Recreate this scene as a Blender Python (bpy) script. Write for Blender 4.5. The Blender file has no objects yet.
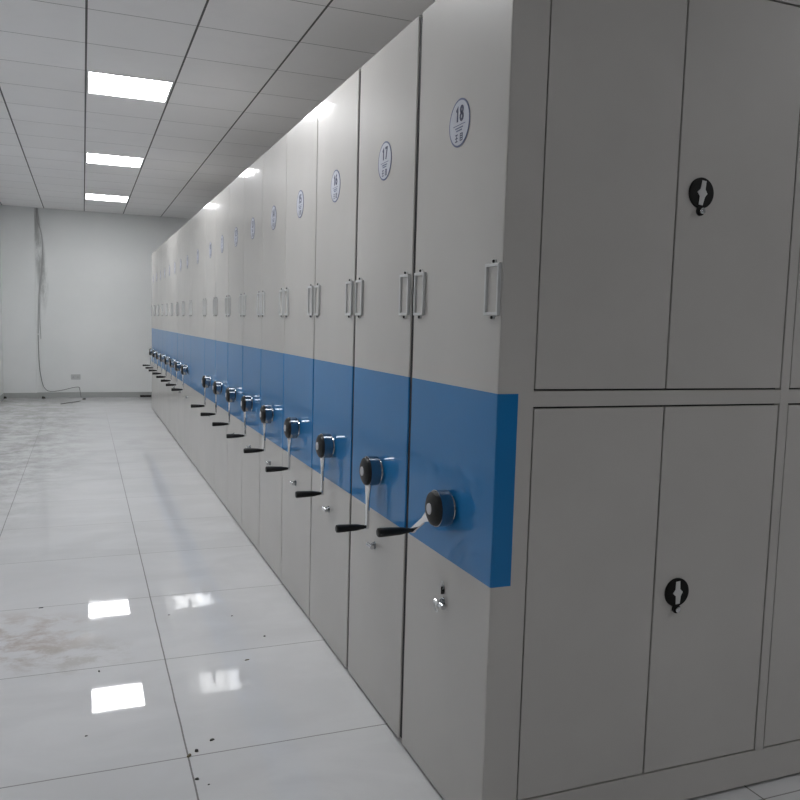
import bpy, bmesh, math, random
from mathutils import Vector, Matrix
random.seed(7)
C = bpy.context.scene.collection
S = 1.4              # camera height in metres
X0 = 0.69586         # distance of the cabinet fronts from the camera, in camera heights
def wx(a): return (a - X0) * S

# ------------------------------------------------------------------ materials
def mat(name, col, rough=0.5, metal=0.0, coat=0.0, coat_rough=0.05, ior=1.5):
    m = bpy.data.materials.new(name); m.use_nodes = True
    b = m.node_tree.nodes['Principled BSDF']
    b.inputs['Base Color'].default_value = (*col, 1)
    b.inputs['Roughness'].default_value = rough
    b.inputs['Metallic'].default_value = metal
    b.inputs['Coat Weight'].default_value = coat
    b.inputs['Coat Roughness'].default_value = coat_rough
    b.inputs['IOR'].default_value = ior
    return m
class NT:
    def __init__(s, m): s.nt = m.node_tree; s.n = s.nt.nodes; s.l = s.nt.links; s.b = s.n['Principled BSDF']
    def _in(s, sock, v):
        if v is None: return
        if hasattr(v, 'is_output'): s.l.new(v, sock)
        else: sock.default_value = v
    def math(s, op, a, b=None, c=None, clamp=False):
        n = s.n.new('ShaderNodeMath'); n.operation = op; n.use_clamp = clamp
        for i, v in enumerate((a, b, c)): s._in(n.inputs[i], v)
        return n.outputs[0]
    def pos(s):
        g = s.n.new('ShaderNodeNewGeometry'); x = s.n.new('ShaderNodeSeparateXYZ'); s.l.new(g.outputs['Position'], x.inputs[0])
        return g.outputs['Position'], x.outputs[0], x.outputs[1], x.outputs[2]
    def noise(s, vec, scale, detail=4, rough=0.5, dist=0.0):
        n = s.n.new('ShaderNodeTexNoise'); s.l.new(vec, n.inputs['Vector'])
        n.inputs['Scale'].default_value = scale; n.inputs['Detail'].default_value = detail
        n.inputs['Roughness'].default_value = rough; n.inputs['Distortion'].default_value = dist
        return n.outputs['Fac']
    def scale(s, vec, v):
        n = s.n.new('ShaderNodeMapping'); s.l.new(vec, n.inputs[0]); n.inputs['Scale'].default_value = v
        return n.outputs[0]
    def ramp(s, f, a, b, c0=0.0, c1=1.0):
        n = s.n.new('ShaderNodeMapRange'); n.interpolation_type = 'SMOOTHSTEP'; s._in(n.inputs[0], f)
        n.inputs[1].default_value = a; n.inputs[2].default_value = b; n.inputs[3].default_value = c0; n.inputs[4].default_value = c1
        return n.outputs[0]
    def mix(s, f, a, b):
        n = s.n.new('ShaderNodeMix'); n.data_type = 'RGBA'; s._in(n.inputs[0], f)
        for i, v in ((6, a), (7, b)):
            if isinstance(v, tuple): v = (*v, 1) if len(v) == 3 else v
            s._in(n.inputs[i], v)
        return n.outputs[2]
    def bump(s, h, strength, dist=0.01, normal=None):
        n = s.n.new('ShaderNodeBump'); s._in(n.inputs['Height'], h)
        n.inputs['Strength'].default_value = strength; n.inputs['Distance'].default_value = dist
        if normal is not None: s.l.new(normal, n.inputs['Normal'])
        return n.outputs[0]
    def line(s, coord, origin, period, half):           # 1 on the joint, 0 elsewhere
        a = s.math('DIVIDE', s.math('SUBTRACT', coord, origin), period)
        d = s.math('ABSOLUTE', s.math('SUBTRACT', s.math('FRACT', a), 0.5))
        return s.math('GREATER_THAN', d, 0.5 - half / period)
    def cell(s, coord, origin, period):
        return s.math('FLOOR', s.math('DIVIDE', s.math('SUBTRACT', coord, origin), period))
    def blob(s, px, py, cx, cy, rx, ry):                # soft elliptical patch
        a = s.math('POWER', s.math('DIVIDE', s.math('SUBTRACT', px, cx), rx), 2.0)
        b = s.math('POWER', s.math('DIVIDE', s.math('SUBTRACT', py, cy), ry), 2.0)
        return s.ramp(s.math('ADD', a, b), 1.0, 0.0)

def enamel(name, col, rough, coat, crough):
    m = mat(name, col, rough, 0, coat, crough); t = NT(m)
    t.b.inputs['Specular IOR Level'].default_value = 0.15
    p, x, y, z = t.pos()
    n1 = t.noise(t.scale(p, (9, 9, 0.8)), 1.0, 2)
    n2 = t.noise(t.scale(p, (160, 160, 2)), 1.0, 2)
    nb = t.bump(n1, 0.10, 0.010)
    nb = t.bump(n2, 0.05, 0.0006, nb)
    t.l.new(nb, t.b.inputs['Normal']); t.l.new(nb, t.b.inputs['Coat Normal'])
    v = t.ramp(t.noise(p, 2.2, 3), 0.3, 0.7)
    t.l.new(t.mix(v, tuple(c * 0.97 for c in col), tuple(c * 1.03 for c in col)), t.b.inputs['Base Color'])
    return m
M = {}
M['grey'] = enamel('grey_enamel', (0.53, 0.512, 0.49), 0.38, 0.5, 0.045)
M['blue'] = enamel('blue_enamel', (0.008, 0.18, 0.46), 0.38, 0.5, 0.045)
M['body'] = mat('shelf_body_steel', (0.40, 0.395, 0.38), 0.5)
M['black'] = mat('black_plastic', (0.010, 0.010, 0.010), 0.42); M['black'].node_tree.nodes['Principled BSDF'].inputs['Specular IOR Level'].default_value = .28
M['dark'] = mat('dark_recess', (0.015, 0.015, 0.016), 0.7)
M['chrome'] = mat('polished_chrome', (0.72, 0.73, 0.74), 0.10, 1.0)
M['hub'] = mat('dark_chrome', (0.30, 0.32, 0.34), 0.12, 1.0)
M['satin'] = mat('satin_aluminium', (0.68, 0.70, 0.71), 0.28, 1.0)
M['holder'] = mat('holder_light_grey', (0.60, 0.61, 0.61), 0.35, 0, 0.4, 0.08)
M['capgrey'] = mat('pale_grey_cap', (0.55, 0.55, 0.58), 0.4)
M['white_sticker'] = mat('sticker_white', (0.50, 0.52, 0.59), 0.35)
M['navy'] = mat('sticker_navy', (0.006, 0.01, 0.07), 0.4)
M['ring'] = mat('sticker_ring', (0.07, 0.09, 0.20), 0.4)
M['latch'] = mat('black_latch', (0.008, 0.008, 0.008), 0.55); M['latch'].node_tree.nodes['Principled BSDF'].inputs['Specular IOR Level'].default_value = .2
M['slot'] = mat('pale_plate', (0.62, 0.62, 0.62), 0.35)
M['cable'] = mat('grey_cable', (0.42, 0.42, 0.42), 0.6)
M['cable_dark'] = mat('dark_cable', (0.09, 0.09, 0.09), 0.6)
M['cable_mid'] = mat('mid_grey_cable', (0.2, 0.2, 0.2), 0.6)
M['outlet'] = mat('outlet_plastic', (0.55, 0.56, 0.56), 0.4)
M['debris'] = mat('dark_debris', (0.03, 0.028, 0.025), 0.8)
M['debris_b'] = mat('brown_debris', (0.16, 0.13, 0.08), 0.8)

# wall plaster
m = mat('white_plaster', (0.66, 0.68, 0.68), 0.6); t = NT(m); p, x, y, z = t.pos()
n = t.noise(p, 1.4, 4); n2 = t.noise(p, 60, 3)
base = t.mix(t.ramp(n, 0.3, 0.7), (0.80, 0.815, 0.81), (0.84, 0.85, 0.845))
t.l.new(base, t.b.inputs['Base Color']); t.l.new(t.bump(n2, 0.15, 0.002), t.b.inputs['Normal'])
M['wall'] = m
# back wall: the same plaster with grimy streaks beside the cable
m = mat('back_wall_plaster', (0.66, 0.68, 0.68), 0.5); t = NT(m); p, x, y, z = t.pos()
n = t.noise(p, 1.4, 4); n2 = t.noise(p, 60, 3)
base = t.mix(t.ramp(n, 0.3, 0.7), (0.80, 0.815, 0.81), (0.84, 0.85, 0.845))
wob = t.math('MULTIPLY', t.math('SINE', t.math('MULTIPLY', z, 2.6)), 0.05)
sx = t.math('ADD', x, wob)
st = t.math('MULTIPLY', t.blob(sx, z, wx(-.475), 2.35, 0.11, 1.3), t.ramp(t.noise(t.scale(p, (9, 9, 2)), 1.0, 5, 0.7), 0.32, 0.62))
base = t.mix(t.math('MULTIPLY', st, 0.62), base, (0.20, 0.21, 0.20))
t.l.new(base, t.b.inputs['Base Color']); t.l.new(t.bump(n2, 0.15, 0.002), t.b.inputs['Normal'])
M['backwall'] = m
M['skirting'] = mat('grey_skirting', (0.42, 0.43, 0.42), 0.3)

# ceiling tiles
TP = 0.4425 * S; TPY = 0.4475 * S
CX0 = wx(0.0245); CY0 = 3.204 * S
m = mat('ceiling_tiles', (0.60, 0.59, 0.60), 0.65); t = NT(m); p, x, y, z = t.pos()
lx = t.line(x, CX0, TP, 0.0065); ly = t.line(y, CY0, TPY, 0.0035)
wn = t.n.new('ShaderNodeTexWhiteNoise'); cv = t.n.new('ShaderNodeCombineXYZ')
t.l.new(t.cell(x, CX0, TP), cv.inputs[0]); t.l.new(t.cell(y, CY0, TPY), cv.inputs[1]); t.l.new(cv.outputs[0], wn.inputs['Vector'])
base = t.mix(wn.outputs['Value'], (0.86, 0.85, 0.85), (0.89, 0.88, 0.885))
base = t.mix(t.math('MULTIPLY', t.ramp(t.noise(p, 2.5, 5, 0.65), 0.45, 0.75), 0.10), base, (0.60, 0.60, 0.61))
base = t.mix(t.math('MULTIPLY', ly, 0.72), base, (0.08, 0.08, 0.08))
base = t.mix(t.math('MULTIPLY', lx, 0.95), base, (0.045, 0.045, 0.045))
t.l.new(base, t.b.inputs['Base Color'])
M['ceiling'] = m

# glossy floor tiles
FP = 0.8; FX0 = wx(0.2150); FY0 = 1.803 * S
m = mat('polished_floor_tiles', (0.5, 0.5, 0.5), 0.06); t = NT(m); p, x, y, z = t.pos()
wob = t.math('MULTIPLY', t.math('SUBTRACT', t.noise(p, 6, 3), 0.5), 0.004)
xx = t.math('ADD', x, wob); yy = t.math('ADD', y, wob)
lx = t.line(xx, FX0, FP, 0.0028); ly = t.line(yy, FY0, .79, 0.0024)
wn = t.n.new('ShaderNodeTexWhiteNoise'); cv = t.n.new('ShaderNodeCombineXYZ')
t.l.new(t.cell(x, FX0, FP), cv.inputs[0]); t.l.new(t.cell(y, FY0, .79), cv.inputs[1]); t.l.new(cv.outputs[0], wn.inputs['Vector'])
base = t.mix(wn.outputs['Value'], (0.66, 0.66, 0.67), (0.70, 0.70, 0.71))
marb = t.noise(t.scale(p, (1.0, 1.8, 1)), 1.6, 6, 0.6, 0.6)
base = t.mix(t.ramp(marb, 0.35, 0.7), base, (0.74, 0.74, 0.75))
# dust and grime trodden in along the left of the aisle
dn = t.noise(t.scale(p, (1.6, 1.5, 1)), 2.4, 10, 0.78, 0.2)
d1 = t.math('MULTIPLY', t.blob(x, y, wx(-.75), 11.0, 1.35, 7.2), t.ramp(dn, 0.40, 0.62))
base = t.mix(t.math('MULTIPLY', d1, 0.65), base, (0.27, 0.265, 0.245))
dn2 = t.noise(t.scale(p, (2.0, 2.4, 1)), 2.6, 8, 0.7, 0.25)
d2 = t.math('MULTIPLY', t.blob(x, y, wx(-.24), 3.70, 0.46, 0.42), t.ramp(dn2, 0.42, 0.60))
base = t.mix(t.math('MULTIPLY', d2, 0.6), base, (0.34, 0.24, 0.19))
d3 = t.math('MULTIPLY', t.blob(x, y, wx(-.03), 3.45, 0.30, 0.22), t.ramp(dn2, 0.44, 0.62))
base = t.mix(t.math('MULTIPLY', d3, 0.35), base, (0.30, 0.26, 0.20))
# scuffs
sc = t.math('MULTIPLY', t.ramp(t.noise(t.scale(p, (1.4, 9, 1)), 1.7, 9, 0.8, 2.0), 0.60, 0.68), t.ramp(t.noise(p, 0.9, 2), 0.45, 0.6))
sc = t.math('MULTIPLY', sc, t.blob(x, y, wx(-.6), 8.5, 1.2, 5.0))
base = t.mix(t.math('MULTIPLY', sc, 0.6), base, (0.13, 0.13, 0.125))
base = t.mix(t.math('MULTIPLY', ly, 0.78), base, (0.10, 0.095, 0.09))
base = t.mix(t.math('MULTIPLY', lx, 0.85), base, (0.08, 0.075, 0.07))
t.l.new(base, t.b.inputs['Base Color'])
dirt = t.math('MAXIMUM', t.math('MULTIPLY', d1, 0.6), d2)
r = t.math('ADD', 0.025, t.math('MULTIPLY', dirt, 0.25)); r = t.math('ADD', r, t.math('MULTIPLY', t.ramp(marb, 0.5, 0.75), 0.03))
r = t.math('ADD', r, t.math('MULTIPLY', t.math('MAXIMUM', lx, ly), 0.5))
t.l.new(r, t.b.inputs['Roughness'])
# every tile lies very slightly out of level
tilt = t.n.new('ShaderNodeVectorMath'); tilt.operation = 'SUBTRACT'; t.l.new(wn.outputs['Color'], tilt.inputs[0]); tilt.inputs[1].default_value = (.5, .5, .5)
ts = t.n.new('ShaderNodeVectorMath'); ts.operation = 'MULTIPLY'; t.l.new(tilt.outputs[0], ts.inputs[0]); ts.inputs[1].default_value = (0.0035, 0.0035, 0)
ta = t.n.new('ShaderNodeVectorMath'); ta.operation = 'ADD'; t.l.new(ts.outputs[0], ta.inputs[0]); ta.inputs[1].default_value = (0, 0, 1)
tn = t.n.new('ShaderNodeVectorMath'); tn.operation = 'NORMALIZE'; t.l.new(ta.outputs[0], tn.inputs[0])
t.l.new(t.bump(t.noise(p, 4.0, 2), 0.05, 0.004, tn.outputs[0]), t.b.inputs['Normal'])
M['floor'] = m

def emis(name, col, s):
    m = mat(name, (0.9, 0.9, 0.9), 0.4); b = m.node_tree.nodes['Principled BSDF']
    b.inputs['Emission Color'].default_value = (*col, 1); b.inputs['Emission Strength'].default_value = s
    return m
M['lamp'] = emis('lit_panel', (0.98, 0.99, 1.0), 55.0)
M['lampframe'] = mat('lamp_frame_white', (0.75, 0.75, 0.75), 0.4)

# ------------------------------------------------------------------ mesh helpers
def nb(): return bmesh.new()
def box(bm, x0, x1, y0, y1, z0, z1, mi=0, bev=0.0, seg=2):
    vs = [bm.verts.new((x, y, z)) for x in (x0, x1) for y in (y0, y1) for z in (z0, z1)]
    fs = [bm.faces.new([vs[i] for i in f]) for f in ((0,1,3,2),(4,6,7,5),(0,4,5,1),(2,3,7,6),(0,2,6,4),(1,5,7,3))]
    for f in fs: f.material_index = mi
    if bev > 0:
        es = list({e for f in fs for e in f.edges})
        bmesh.ops.bevel(bm, geom=es, offset=bev, segments=seg, affect='EDGES', profile=0.6)
def lathe(bm, prof, axis='-x', seg=40, cy=0, cz=0, mis=None):
    """prof: list of (distance out of the face, radius); turned about an axis pointing out of the face"""
    rings = []
    for d, r in prof:
        ring = []
        for k in range(seg):
            a = 2 * math.pi * k / seg
            u, v = r * math.cos(a), r * math.sin(a)
            co = (-d, cy + u, cz + v) if axis == '-x' else (cy + u, -d, cz + v)
            ring.append(bm.verts.new(co))
        rings.append(ring)
    for i in range(len(rings) - 1):
        for k in range(seg):
            f = bm.faces.new((rings[i][k], rings[i][(k+1) % seg], rings[i+1][(k+1) % seg], rings[i+1][k]))
            f.smooth = True
            if mis: f.material_index = mis[i]
    f1 = bm.faces.new(rings[0]); f2 = bm.faces.new(rings[-1])
    if mis: f1.material_index = mis[0]; f2.material_index = mis[-1]
def tube(bm, pts, r, seg=8, mi=0):
    pts = [Vector(p) for p in pts]; rings = []
    for i, p in enumerate(pts):
        d = (pts[min(i+1, len(pts)-1)] - pts[max(i-1, 0)]).normalized()
        up = Vector((0, 0, 1)) if abs(d.z) < 0.9 else Vector((0, 1, 0))
        a = d.cross(up).normalized(); b = d.cross(a)
        rr = r[i] if isinstance(r, (list, tuple)) else r
        rings.append([bm.verts.new(p + rr * (math.cos(2*math.pi*k/seg) * a + math.sin(2*math.pi*k/seg) * b)) for k in range(seg)])
    for i in range(len(rings)-1):
        for k in range(seg):
            f = bm.faces.new((rings[i][k], rings[i][(k+1) % seg], rings[i+1][(k+1) % seg], rings[i+1][k])); f.smooth = True; f.material_index = mi
    for rg in (rings[0], rings[-1]): f = bm.faces.new(rg); f.material_index = mi
def prism(bm, outline, d0, d1, plane='yz', mi=0, bev=0):
    """outline of (a, b); plane yz: extruded out of the front face (-x); plane xz: out of the side face (-y)"""
    def co(a, b, d): return (-d, a, b) if plane == 'yz' else (a, -d, b)
    lo = [bm.verts.new(co(a, b, d0)) for a, b in outline]; hi = [bm.verts.new(co(a, b, d1)) for a, b in outline]
    n = len(outline); fs = [bm.faces.new(lo), bm.faces.new(hi)]
    for i in range(n): fs.append(bm.faces.new((lo[i], lo[(i+1) % n], hi[(i+1) % n], hi[i])))
    for f in fs: f.material_index = mi
    if bev: bmesh.ops.bevel(bm, geom=list(fs[1].edges), offset=bev, segments=2, affect='EDGES')
def make(name, bm, mats, parent=None, loc=(0, 0, 0)):
    bmesh.ops.recalc_face_normals(bm, faces=bm.faces)
    for e in bm.edges:
        if len(e.link_faces) == 2 and e.calc_face_angle(0) > .55: e.smooth = False
    me = bpy.data.meshes.new(name); bm.to_mesh(me); bm.free()
    for x in (mats if isinstance(mats, (list, tuple)) else [mats]): me.materials.append(x)
    o = bpy.data.objects.new(name, me); C.objects.link(o); o.location = loc
    if parent: o.parent = parent
    return o
def thing(name, label, cat, loc=(0, 0, 0), group=None):
    o = bpy.data.objects.new(name, None); C.objects.link(o); o.location = loc; o.empty_display_size = 0.1
    return tag(o, label, cat, group)
def tag(o, label, cat, group=None, kind=None):
    if label: o['label'] = label
    if cat: o['category'] = cat
    if group: o['group'] = group
    if kind: o['kind'] = kind
    return o
def struct(name, bm, mats):
    o = make(name, bm, mats); o['kind'] = 'structure'; return o

# ------------------------------------------------------------------ room
ZC = 2.2405 * S; YB = 10.54 * S; XL = wx(-0.882); XR = 7.6; YF = -9.0
bm = nb(); box(bm, XL-.1, XR+.1, YF-.1, YB+.1, -.1, 0); struct('floor', bm, M['floor'])
LAMPX = CX0 + TP/2
aisle = [(LAMPX, (4.548 + 2.235*k + .22) * S) for k in (0, 1, 2, -1, -3)]  # last one is an unseen lamp added to brighten the near cabinet's side
side = [(LAMPX + 6*TP, (.078 + .2235) * S)]
lamps = aisle + side
# ceiling with a square opening at every lamp
bm = nb()
xs = sorted({XL-.1, XR+.1, *[v for lx_, _ in lamps for v in (lx_-TP/2+.006, lx_+TP/2-.006)]})
xs = [v for i, v in enumerate(xs) if i == 0 or v - xs[i-1] > 1e-5]
ys = sorted({YF-.1, YB+.1, *[v for _, ly_ in lamps for v in (ly_-TPY/2+.004, ly_+TPY/2-.004)]})
for i in range(len(xs)-1):
    for j in range(len(ys)-1):
        cx, cy = (xs[i]+xs[i+1])/2, (ys[j]+ys[j+1])/2
        if any(abs(cx-a) < TP/2 and abs(cy-b) < TPY/2 for a, b in lamps): continue
        box(bm, xs[i], xs[i+1], ys[j], ys[j+1], ZC, ZC+.06)
struct('ceiling', bm, M['ceiling'])
bm = nb(); box(bm, XL-.1, XL, YF, YB, 0, ZC); struct('wall_left', bm, M['wall'])
bm = nb(); box(bm, XR, XR+.1, YF, YB, 0, ZC); struct('wall_right', bm, M['wall'])
bm = nb(); box(bm, XL-.1, XR+.1, YB, YB+.1, 0, ZC); struct('wall_back', bm, M['backwall'])
bm = nb(); box(bm, XL-.1, XR+.1, YF-.1, YF, 0, ZC); struct('wall_front', bm, M['wall'])
PX = wx(-.522)
bm = nb(); box(bm, XL, PX, YB-.05, YB, 0, ZC, 0, .003); struct('trim_1', bm, M['wall'])
BH = .085
bm = nb(); box(bm, PX, XR, YB-.012, YB, 0, BH, 0, .003); box(bm, XL+.012, PX+.012, YB-.062, YB-.05, 0, BH, 0, .003)
struct('baseboard_back', bm, M['skirting'])
bm = nb(); box(bm, XL, XL+.012, YF, YB-.05, 0, BH, 0, .003); struct('baseboard_left', bm, M['skirting'])

# ------------------------------------------------------------------ ceiling lamps
names_l = ['lit square ceiling panel, largest of the three seen above the aisle',
           'lit square ceiling panel, middle one of the three seen above the aisle',
           'lit square ceiling panel, farthest of the three, close to the back wall',
           'lit square ceiling panel above the aisle, just above the top edge of the photo',
           'added fill light panel above the aisle, far behind the viewer',
           'lit square ceiling panel above the side aisle, overhead to the right of the viewer']
lamp0 = None
for k, (a, b) in enumerate(lamps):
    if lamp0 is None:
        t0 = thing('ceiling_lamp', names_l[k], 'ceiling lamp', (a, b, ZC), 'square ceiling lamps'); lamp0 = t0
        w, d = TP/2-.008, TPY/2-.006
        bm = nb(); f = .014
        box(bm, -w, w, -d, -d+f, -.003, .05); box(bm, -w, w, d-f, d, -.003, .05)
        box(bm, -w, -w+f, -d+f, d-f, -.003, .05); box(bm, w-f, w, -d+f, d-f, -.003, .05)
        fr = make('lamp_frame', bm, M['lampframe'], t0)
        bm = nb(); box(bm, -w+f, w-f, -d+f, d-f, .002, .012); df = make('diffuser', bm, M['lamp'], t0)
    else:
        r = lamp0.copy(); C.objects.link(r); r.location = (a, b, ZC); r['label'] = names_l[k]
        for ch in (fr, df): c = ch.copy(); C.objects.link(c); c.parent = r

# ------------------------------------------------------------------ cabinets
H = 1.68 * S
PD = 0.059                      # depth of the end panel
BAY0 = wx(.770); BAYW = (1.3695-.770)*S; POST = .0225*S; NB = 3
DEPTH = BAY0 + NB*BAYW + (NB-1)*POST + .06
BZ0, BZ1 = .5185*S, .8785*S     # blue band
seams = [1.282, 1.702, 2.121, 2.537, 2.955, 3.372, 3.787, 4.205, 4.632, 5.060, 5.749, 6.184, 6.600, 7.030, 7.465, 7.905, 8.330, 8.765, 9.190]
gaps = [0, .024, .020, .012, .007, .009, .009, .009, .008, .005, .005, .006, .009, .005, .005, .005, .005, .005, 0]
order = ['nearest one, with hinged side doors', 'second from the near end', 'third from the near end',
         'fourth from the near end', 'fifth from the near end', 'sixth from the near end', 'seventh from the near end',
         'eighth from the near end', 'ninth from the near end', None, 'eighth from the far end', 'seventh from the far end',
         'sixth from the far end', 'fifth from the far end', 'fourth from the far end', 'third from the far end',
         'second from the far end', 'nearest the back wall']
GAP0 = .012                     # clearance under the panels

def end_panel_bm(w):
    bm = nb(); x0, x1 = 0, PD
    h = w/2
    zs = [GAP0, BZ0, BZ1, H]
    b = .004
    # closed pan with rounded vertical and top edges, banded in height
    prof = [(x1, -h), (x0+b, -h), (x0+b*.3, -h+b*.3), (x0, -h+b), (x0, h-b), (x0+b*.3, h-b*.3), (x0+b, h), (x1, h)]
    rings = [[bm.verts.new((x, y, z)) for x, y in prof] for z in [GAP0, BZ0, BZ1, H-b]]
    topr = [bm.verts.new((min(x+b, x1), y*(1-b/h), H)) for x, y in prof]
    rings.append(topr)
    n = len(prof)
    for i in range(4):
        for k in range(n):
            f = bm.faces.new((rings[i][k], rings[i][(k+1) % n], rings[i+1][(k+1) % n], rings[i+1][k]))
            f.material_index = 1 if i == 1 else 0
    bm.faces.new(rings[0]); bm.faces.new(rings[-1])
    return bm
def holder_bm():
    """open rectangular card frame with a screw lug above and below, origin at its centre"""
    bm = nb(); hw, hh, b, d = .037, .066, .009, .009
    prism_bits = [(-hw, hw, hh-b, hh), (-hw, hw, -hh, -hh+b)]
    for y0, y1, z0, z1 in prism_bits: box(bm, -d, 0, y0, y1, z0, z1, 0, .0015)
    for y0, y1 in ((-hw, -hw+b*.9), (hw-b*.9, hw)): box(bm, -d, 0, y0, y1, -hh+b*.8, hh-b*.8, 0, .0015)
    box(bm, -.003, 0, -hw+.004, hw-.004, -hh+.004, hh-.004, 2)
    for s in (1, -1):
        prism(bm, [(-.012, s*hh), (.012, s*hh), (.008, s*(hh+.010)), (-.008, s*(hh+.010))], 0, .003)
        lathe(bm, [(0.002, .0042), (.006, .0042), (.007, .003)], cy=0, cz=s*(hh+.005), seg=12, mis=[1, 1, 1])
    return bm
HUB_Z = .628*S; HUB_DY = -.019*S
def build_crank(parent, angle):
    """hand crank; angle from straight down, towards +y"""
    bm = nb()
    lathe(bm, [(-.001, .040), (.010, .036), (.010, .0515), (.046, .0530), (.0465, .051)], seg=56)
    hub = make('crank', bm, M['hub'], parent, (0, HUB_DY, HUB_Z))
    bm = nb(); lathe(bm, [(.040, .0505), (.049, .0505), (.056, .047), (.062, .036), (.064, .018), (.064, .010)], seg=48)
    make('face_disc', bm, M['black'], hub)
    bm = nb(); lathe(bm, [(.062, .0165), (.066, .016), (.067, .013)], seg=28); make('centre_cap', bm, M['capgrey'], hub)
    # flat blade, wide at the hub, narrow at the tip, cranked slightly outwards
    L = .200; pts = [(.030, .035, .024), (.055, .036, .023), (.080, .036, .014), (.105, .036, .0095), (L-.012, .036, .0085), (L, .037, .0095), (L+.008, .037, .005)]
    bm = nb(); th = .010; ca, sa = math.cos(angle), math.sin(angle)
    def loc(r, w, d): return (-d, r*sa + w*ca, -r*ca + w*sa)
    secs = []
    for r, d, w in pts:
        secs.append([bm.verts.new(loc(r, -w*.92, d)), bm.verts.new(loc(r, w*.92, d)), bm.verts.new(loc(r, w, d+th*.4)), bm.verts.new(loc(r, w*.92, d+th)), bm.verts.new(loc(r, -w*.92, d+th)), bm.verts.new(loc(r, -w, d+th*.4))])
    for i in range(len(secs)-1):
        for k in range(6): bm.faces.new((secs[i][k], secs[i][(k+1) % 6], secs[i+1][(k+1) % 6], secs[i+1][k]))
    bm.faces.new(secs[0]); bm.faces.new(secs[-1])
    make('crank_arm', bm, M['chrome'], hub)
    bm = nb(); cy, cz = L*sa, -L*ca
    lathe(bm, [(.041, .006), (.054, .006), (.054, .0078), (.064, .0085), (.080, .0115), (.120, .0135), (.150, .0145), (.155, .0135), (.157, .010)], seg=24, cy=cy, cz=cz)
    make('grip', bm, M['black'], hub)
def build_lock(parent, key=False):
    bm = nb(); n = 24
    prism(bm, [(.0125*math.cos(2*math.pi*k/n), .015*math.sin(2*math.pi*k/n)) for k in range(n)], 0, .002)
    lathe(bm, [(0, .0115), (.010, .0115), (.012, .009)], seg=24)
    lock = make('lock', bm, M['hub'], parent, (0, 0, .600) if not key else (0, -.006, .592))
    if not key: bm = nb(); tube(bm, [(-.018, .022, .000), (-.018, -.022, .000)], .0080, 12); lathe(bm, [(.010, .004), (.020, .004)], seg=12)
    if not key: make('lock_knob', bm, M['chrome'], lock)
    if key:
        # raised keyhole cover with a wire ring, and a longer turning bar
        bm = nb(); tube(bm, [(-.013, .026, -.003), (-.013, -.030, -.003)], .0085, 14); lathe(bm, [(.008, .008), (.022, .008)], seg=14)
        make('turning_bar', bm, M['chrome'], lock)
        bm = nb(); lathe(bm, [(0, .0065), (.006, .0065), (.008, .004)], seg=10, cz=.037); box(bm, -.009, 0, -.002, .002, .026, .048, 0)
        make('keyhole_cover', bm, M['black'], lock)
        bm = nb(); tube(bm, [(-.006, .009*math.cos(a), .052 + .012*math.sin(a)) for a in [math.pi*2*k/20 for k in range(21)]], .0013, 6)
        make('wire_ring', bm, M['satin'], lock); bm = nb()
        tube(bm, [(-.022, .010*math.cos(a), -.014 + .012*math.sin(a)) for a in [math.pi*2*k/20 for k in range(21)]], .0013, 6)
        make('wire_ring', bm, M['satin'], lock)
BR = .0655
def arc(cx, cy, rx, ry, a0, a1, n=14):
    return [(cx + rx*math.cos(math.radians(a0+(a1-a0)*i/n)), cy + ry*math.sin(math.radians(a0+(a1-a0)*i/n))) for i in range(n+1)]
DIGITS = {'0': [arc(0, 0, .0085, .0175, 0, 360, 24)], '1': [[(-.006, .009), (.002, .016), (.002, -.020)]],
    '2': [arc(0, .0095, .008, .0085, 160, -30) + [(-.008, -.018), (.009, -.018)]],
    '3': [arc(0, .0095, .0075, .0085, 150, -90, 12) + arc(0, -.0095, .0085, .009, 90, -150, 12)],
    '4': [[(.005, -.020), (.005, .018), (-.009, -.009), (.010, -.009)]],
    '5': [[(.008, .018), (-.006, .018), (-.007, .003)] + arc(0, -.007, .0085, .0105, 130, -150, 14)],
    '6': [arc(0, -.008, .0085, .0100, 0, 360, 20), arc(.006, -.004, .0145, .023, 175, 100, 8)],
    '7': [[(-.009, .018), (.009, .018), (-.002, -.020)]],
    '8': [arc(0, .0098, .0072, .0080, 0, 360, 20), arc(0, -.0090, .0085, .0090, 0, 360, 20)],
    '9': [arc(0, .008, .0085, .0100, 0, 360, 20), arc(-.006, .004, .0145, .023, -5, -80, 8)]}
def numeral_mesh(num):
    """bold stroked digits lying on the badge"""
    out = bmesh.new(); n = len(num); hw = .0038
    for k, ch in enumerate(num):
        cy = ((n-1)/2 - k) * .028
        for path in DIGITS[ch]:
            L = []; R_ = []
            closed = math.dist(path[0], path[-1]) < 1e-6
            for i, p in enumerate(path):
                a = path[i-1] if i > 0 else (path[-2] if closed else p)
                b = path[i+1] if i < len(path)-1 else (path[1] if closed else p)
                d1 = Vector((p[0]-a[0], p[1]-a[1])); d2 = Vector((b[0]-p[0], b[1]-p[1]))
                d1 = d1.normalized() if d1.length > 1e-9 else d2.normalized(); d2 = d2.normalized() if d2.length > 1e-9 else d1
                t_ = d1 + d2; t_ = t_.normalized() if t_.length > 1e-3 else d1
                m_ = min(hw / max(t_.dot(d1), .45), hw*1.8); nx, ny = -t_.y*m_, t_.x*m_
                L.append((p[0]+nx, p[1]+ny)); R_.append((p[0]-nx, p[1]-ny))
            for i in range(len(path)-1):
                prism(out, [(cy-x, .024+y) for x, y in (L[i], L[i+1], R_[i+1], R_[i])], .0012, .0020)
    return out
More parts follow.
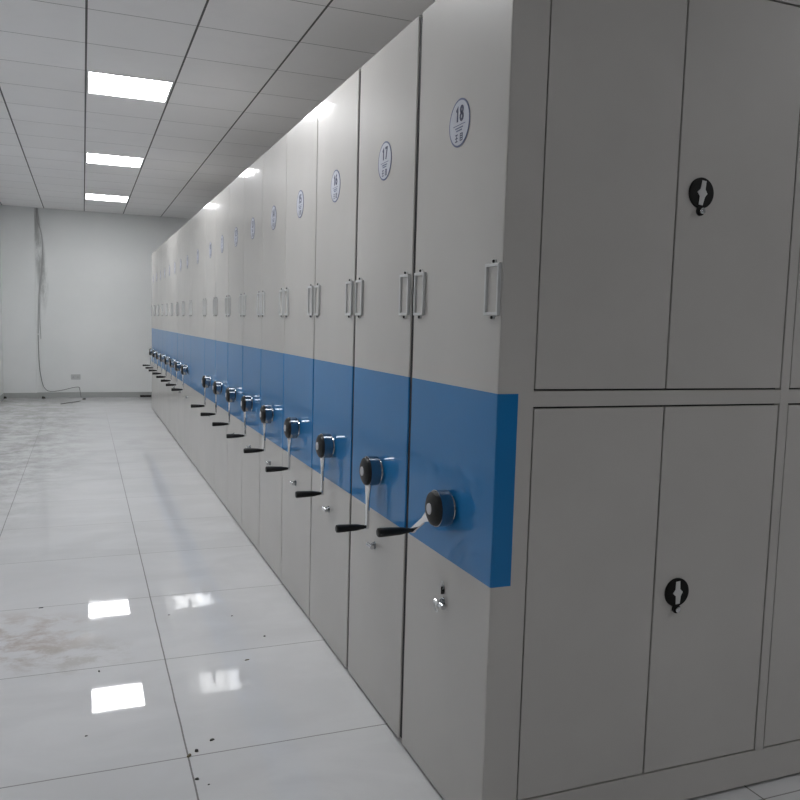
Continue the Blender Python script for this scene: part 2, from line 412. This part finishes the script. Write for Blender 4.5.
def build_badge(parent, num, fine):
    bm = nb(); n = 48
    def ring(r, d): return [bm.verts.new((-d, r*math.cos(2*math.pi*k/n), r*math.sin(2*math.pi*k/n))) for k in range(n)]
    r0, r1, r2, r3 = ring(BR, 0), ring(BR, .0012), ring(BR-.005, .0013), ring(BR-.005, .0012)
    for a, b, mi in ((r0, r1, 1), (r1, r2, 1), (r2, r3, 0)):
        for k in range(n): f = bm.faces.new((a[k], a[(k+1) % n], b[(k+1) % n], b[k])); f.material_index = mi
    bm.faces.new(r3); f = bm.faces.new(r0); f.material_index = 1
    bd = make('number_badge', bm, [M['white_sticker'], M['ring']], parent, (0, -.007, 1.957))
    nm = make('numeral', numeral_mesh(num), M['navy'], bd)
    if fine:
        bm = nb()
        box(bm, -.0017, -.0012, -.038, .038, -.0068, -.0050, 0)
        for j, (z, hw) in enumerate(((-.0135, .024), (-.0205, .018))):
            y = -hw
            while y < hw: box(bm, -.0016, -.0012, y, y+.0045, z-.0018, z+.0018, 0); y += .0062
        make('small_print', bm, M['ring'], bd)
        bm = nb()
        # two square brush-like characters at the foot of the badge
        for c, rows in ((.015, (-.009, 0, .009)), (-.015, (-.009, -.003, .003, .009))):
            for z in rows: box(bm, -.0017, -.0012, c-.0075, c+.0075, -.040+z-.0014, -.040+z+.0014, 0)
        for y in (-.0225, -.0085): box(bm, -.0017, -.0012, y-.0012, y+.0012, -.049, -.031, 0)
        box(bm, -.0017, -.0012, .0138, .0162, -.049, -.031, 0)
        make('characters', bm, M['navy'], bd)

def door_outline_locks(parent, cx, cz, turn):
    """round black latch with a pale turning plate and a small keyhole below"""
    bm = nb(); lathe(bm, [(0, .0415), (.004, .0415), (.006, .040), (.0065, .030)], axis='-y', seg=56)
    prism(bm, [(.0125*math.cos(a), -.048 + .0135*math.sin(a)) for a in [2*math.pi*k/24 for k in range(24)]], 0, .006, 'xz')
    lt = make('door_latch', bm, M['latch'], parent, (cx, -.0, cz))
    c, s = math.cos(turn), math.sin(turn)
    pts = [(-.006, .033), (.008, .033), (.007, .010), (.017, 0), (.009, -.010), (.006, -.033), (-.008, -.033), (-.007, -.010), (-.017, 0), (-.008, .010)]
    pts = [(a*c - b*s, a*s + b*c) for a, b in pts]
    bm = nb(); prism(bm, pts, .0062, .0085, 'xz', 0, .0006); make('latch_plate', bm, M['slot'], lt)
    bm = nb(); lathe(bm, [(.005, .0085), (.013, .0085), (.0145, .006)], axis='-y', seg=20, cy=.001, cz=-.049)
    make('keyhole', bm, M['chrome'], lt)

for i in range(18):
    y0 = seams[i]*S + gaps[i]/2; y1 = seams[i+1]*S - gaps[i+1]/2
    yc, w = (y0+y1)/2, y1-y0; num = 18-i
    yp = (seams[i]+seams[i+1])/2*S - yc
    if i == 9: lab = 'extra wide grey storage cabinet with blue band and no crank, in mid row'
    elif i == 0: lab = 'grey mobile storage cabinet numbered 18, ' + order[0]
    else: lab = 'grey mobile storage cabinet with blue band and crank, ' + order[i]
    if i in (1, 2): lab = 'grey mobile storage cabinet with blue band numbered %d, ' % num + order[i]
    cab = thing('storage_cabinet', lab, 'storage cabinet', (0, yc, 0), 'row of mobile storage cabinets')
    h = w/2
    # body (shelving carcass behind the end panel) with dark recessed base
    bm = nb()
    if i == 0:
        box(bm, PD, DEPTH, -h+.022, h-.012, .05, H-.012, 1)  # carcass coloured near-black to put shade into the gaps around the doors
        box(bm, PD, DEPTH, -h+.022, h-.012, H-.012, H-.003, 0); box(bm, PD, DEPTH, h-.012, h-.004, .05, H-.004, 0)
        # fixed face frame of the long side, with openings for the doors
        zb, zt, m0, m1 = .085*S, 1.6585*S, .8540*S, .8832*S
        box(bm, PD, DEPTH, -h, -h+.022, GAP0, zb, 0); box(bm, PD, DEPTH, -h, -h+.022, zt, H-.002, 0)
        edges = [(PD, BAY0)] + [(BAY0+(k+1)*BAYW+k*POST, BAY0+(k+1)*(BAYW+POST)) for k in range(NB-1)] + [(DEPTH-.06, DEPTH)]
        for a, b in edges: box(bm, a, b, -h, -h+.022, zb-.002, zt+.002, 0)
        for k in range(NB):
            a = BAY0+k*(BAYW+POST); box(bm, a-.001, a+BAYW+.001, -h+.0005, -h+.022, m0, m1, 0, .0015)
    else:
        box(bm, PD, DEPTH, -h+.004, h-.012, GAP0, H-.004, 0, .002)
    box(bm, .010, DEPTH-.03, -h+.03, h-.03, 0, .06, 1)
    make('cabinet_body', bm, [M['grey'], M['dark']], cab)
    make('end_panel', end_panel_bm(w), [M['grey'], M['blue']], cab)
    if i > 0:                                             # black rubber seal on the closing edge, added to put shade into the seam
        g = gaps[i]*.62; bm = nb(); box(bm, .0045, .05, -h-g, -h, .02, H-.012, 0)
        make('seal_shade_strip', bm, M['dark'], cab)
    # card holders, one by each edge
    for s in ((1, -1)):
        yy = w/2 - .054 if s == 1 else (-w/2+.048 if i else -w/2+.043)
        hd = make('card_holder', holder_bm(), [M['holder'], M['dark'], M['grey']], cab, (0, yy, 1.0665*S))
    if i != 9:
        build_crank(cab, math.radians(58) if i == 0 else math.radians((-2, -1, -3, 0, -2, -4)[i % 6]))
        build_lock(cab, key=(i == 0))
    build_badge(cab, str(num), True)
    if i == 0:
        for k in range(NB):
            a = BAY0+k*(BAYW+POST); mid = a + BAYW/2; g = .005
            for z0, z1, up in ((zb, m0, 0), (m1, zt, 1)):
                for x0, x1, right in ((a+g, mid-g*.6, 0), (mid+g*.6, a+BAYW-g, 1)):
                    bm = nb(); box(bm, x0, x1, -h+.001, -h+.019, z0+g, z1-g, 0, .0015)
                    dr = make('hinged_door', bm, M['grey'], cab)
                    if right:
                        lx_ = mid + (.0565 if up else .0565)*S
                        n0 = len(C.objects)
                        door_outline_locks(dr, lx_, (1.2700 if up else .4685)*S, math.radians(-6 if up else 4))
                        lt = [c for c in dr.children if c.name.startswith('door_latch')][0]
                        lt.location.y = -h+.001
# ------------------------------------------------------------------ wall cables, socket, box
def back(px_x, z, off=.006): return Vector((wx(px_x), YB-off, z*S))
def smooth(pts, n=6):
    out = []
    P = [pts[0]] + pts + [pts[-1]]
    for i in range(1, len(P)-2):
        for k in range(n):
            u = k/n; a, b, c, d = P[i-1], P[i], P[i+1], P[i+2]
            out.append(.5*((2*b)+(-a+c)*u+(2*a-5*b+4*c-d)*u*u+(-a+3*b-3*c+d)*u**3))
    out.append(pts[-1]); return out
bm = nb()
tube(bm, smooth([back(-.500, 2.238), back(-.492, 2.10), back(-.450, 1.95), back(-.435, 1.75), back(-.448, 1.55), back(-.475, 1.35), back(-.492, 1.1), back(-.500, .765)]), .007)
tube(bm, smooth([back(-.490, 2.238), back(-.470, 2.05), back(-.440, 1.85), back(-.452, 1.60), back(-.470, 1.30), back(-.480, 1.0), back(-.470, .7)]), .005)
tag(make('hanging_cable', bm, M['cable']), 'grey wires hanging from the ceiling down the back wall corner', 'cable')
bm = nb()
tube(bm, smooth([back(-.500, .753, .006), back(-.492, .4, .01), back(-.47, .22, .012), back(-.44, .12, .02), back(-.38, .075, .03), back(-.26, .085, .03), back(-.12, .12, .05), back(-.055, .125, .05), back(-.045, .10, .05), back(-.035, .03, .06), back(-.03, .004, .08)]), .005)
tag(make('loose_cable', bm, M['cable_mid']), 'thin dark cable looping over the skirting at the foot of the back wall', 'cable')
bm = nb()
def fl(a, b, z=.004): return Vector((wx(a), b*S, z))
tube(bm, smooth([fl(-.24, 9.72), fl(-.16, 9.86), fl(-.10, 9.92), fl(-.04, 10.05)]), .005); tube(bm, [fl(-.13, 9.88), fl(-.125, 9.72)], .004)
tag(make('cable_offcut', bm, M['cable_dark']), 'short forked cable offcut lying on the floor near the back wall', 'cable')
t0 = thing('wall_socket', 'pale double wall socket low on the back wall', 'socket', (wx(-.09), YB, .247*S))
bm = nb(); box(bm, -.075, .075, -.010, 0, -.043, .043, 0, .004); make('face_plate', bm, M['outlet'], t0)
bm = nb()
for cx in (-.037, .037):
    for dx, dz in ((-.008, -.005), (.008, -.005), (0, .010)): box(bm, cx+dx-.0015, cx+dx+.0015, -.0108, -.0098, dz-.005, dz+.005)
make('socket_holes', bm, M['dark'], t0)
bm = nb(); box(bm, wx(.655), wx(.79), YB-.065, YB-.015, 0, .032, 0, .004); box(bm, wx(.66), wx(.785), YB-.067, YB-.063, .006, .026, 0, .001)
tag(make('black_box', bm, M['black']), 'flat black box on the floor against the skirting beside the cabinets', 'box')

# ------------------------------------------------------------------ debris on the floor
def chip(name, label, a, b, pts, z=.004, m='debris', rot=0):
    bm = nb(); c, s = math.cos(rot), math.sin(rot)
    lo = [bm.verts.new((x*c-y*s, x*s+y*c, 0)) for x, y in pts]; hi = [bm.verts.new(((x*c-y*s)*.8, (x*s+y*c)*.8, z*(.7+.5*random.random()))) for x, y in pts]
    bm.faces.new(lo); bm.faces.new(hi)
    for k in range(len(pts)): bm.faces.new((lo[k], lo[(k+1) % len(pts)], hi[(k+1) % len(pts)], hi[k]))
    tag(make(name, bm, M[m], None, (wx(a), b*S, 0)), label, 'debris', 'debris on the floor')
CH = [(-.012, -.004), (-.004, -.008), (.010, -.005), (.013, .003), (.002, .007), (-.009, .005)]
def sc(k, ky=None): return [(x*k, y*(ky or k)) for x, y in CH]
chip('debris_flake', 'small dark flake up and right of the tile corner nearest the viewer', .277, 1.861, sc(.75), rot=.3)
chip('debris_clump', 'brown crumb lying on the joint crossing nearest the viewer', .217, 1.806, sc(.8), .006, 'debris_b', .8)
chip('debris_clump', 'dark curled crumb just right of the nearest joint crossing', .236, 1.822, sc(.6, .9), .006, 'debris', 1.2)
chip('debris_flake', 'narrow dark flake below the nearest joint crossing', .222, 1.705, sc(.5, .9), .003, 'debris', 1.4)
chip('debris_speck', 'tiny dark speck, the debris nearest the viewer', .243, 1.676, sc(.3), .002)
chip('debris_pellet', 'small black pellet on the floor close to the cabinet fronts', .527, 2.45, sc(.42), .006)
chip('debris_flake', 'thin brown flake lying between the black pellet and the aisle joint', .441, 2.289, sc(.85, .4), .003, 'debris_b', .1)
chip('debris_speck', 'tiny dark speck on the tile in front of the fifth cabinet', .460, 2.659, sc(.4), .002)
chip('debris_speck', 'dark speck just right of the long aisle joint in mid floor', .261, 2.73, sc(.5, .3), .002)
chip('debris_sliver', 'dark sliver standing on the cross joint at the left', .033, 2.338, sc(.25, .9), .004, 'debris', .3)
chip('debris_flake', 'dark flake at the brown stain on the left of the aisle', -.143, 2.924, sc(.9, .4), .003)
chip('debris_speck', 'tiny speck left of the long joint near the viewer', -.002, 1.974, sc(.4), .002)
chip('debris_lump', 'black lump in the left corner of the back wall', -.862, 10.44, sc(2.2), .03)
chip('debris_lump', 'black lump by the skirting under the hanging cable', -.445, 10.40, sc(2.4), .035)
chip('debris_lump', 'dark lump on the floor right of the loose cable end', .002, 10.24, sc(2.2), .02)

# ------------------------------------------------------------------ camera, world
cam = bpy.data.cameras.new('camera'); co = bpy.data.objects.new('camera', cam); C.objects.link(co)
cam.sensor_width = 36; cam.lens = 36*805/800; cam.clip_start = .05; cam.clip_end = 100
R = Matrix([[0.9307444902848031, 0.00908704959820884, -0.36555727230364576], [-0.3646475877388905, 0.09777616705932395, -0.9259978174441856], [0.027328200831563596, 0.9951669441278619, 0.09431819948728273]])
mw = R.to_4x4(); mw.translation = Vector((wx(0), 0, S)); co.matrix_world = mw
bpy.context.scene.camera = co
w = bpy.data.worlds.new('world'); bpy.context.scene.world = w; w.use_nodes = True
w.node_tree.nodes['Background'].inputs[0].default_value = (0, 0, 0, 1)
vs = bpy.context.scene.view_settings
vs.view_transform = 'Standard'; vs.look = 'None'; vs.gamma = 1; vs.use_curve_mapping = False; vs.exposure = -1.12
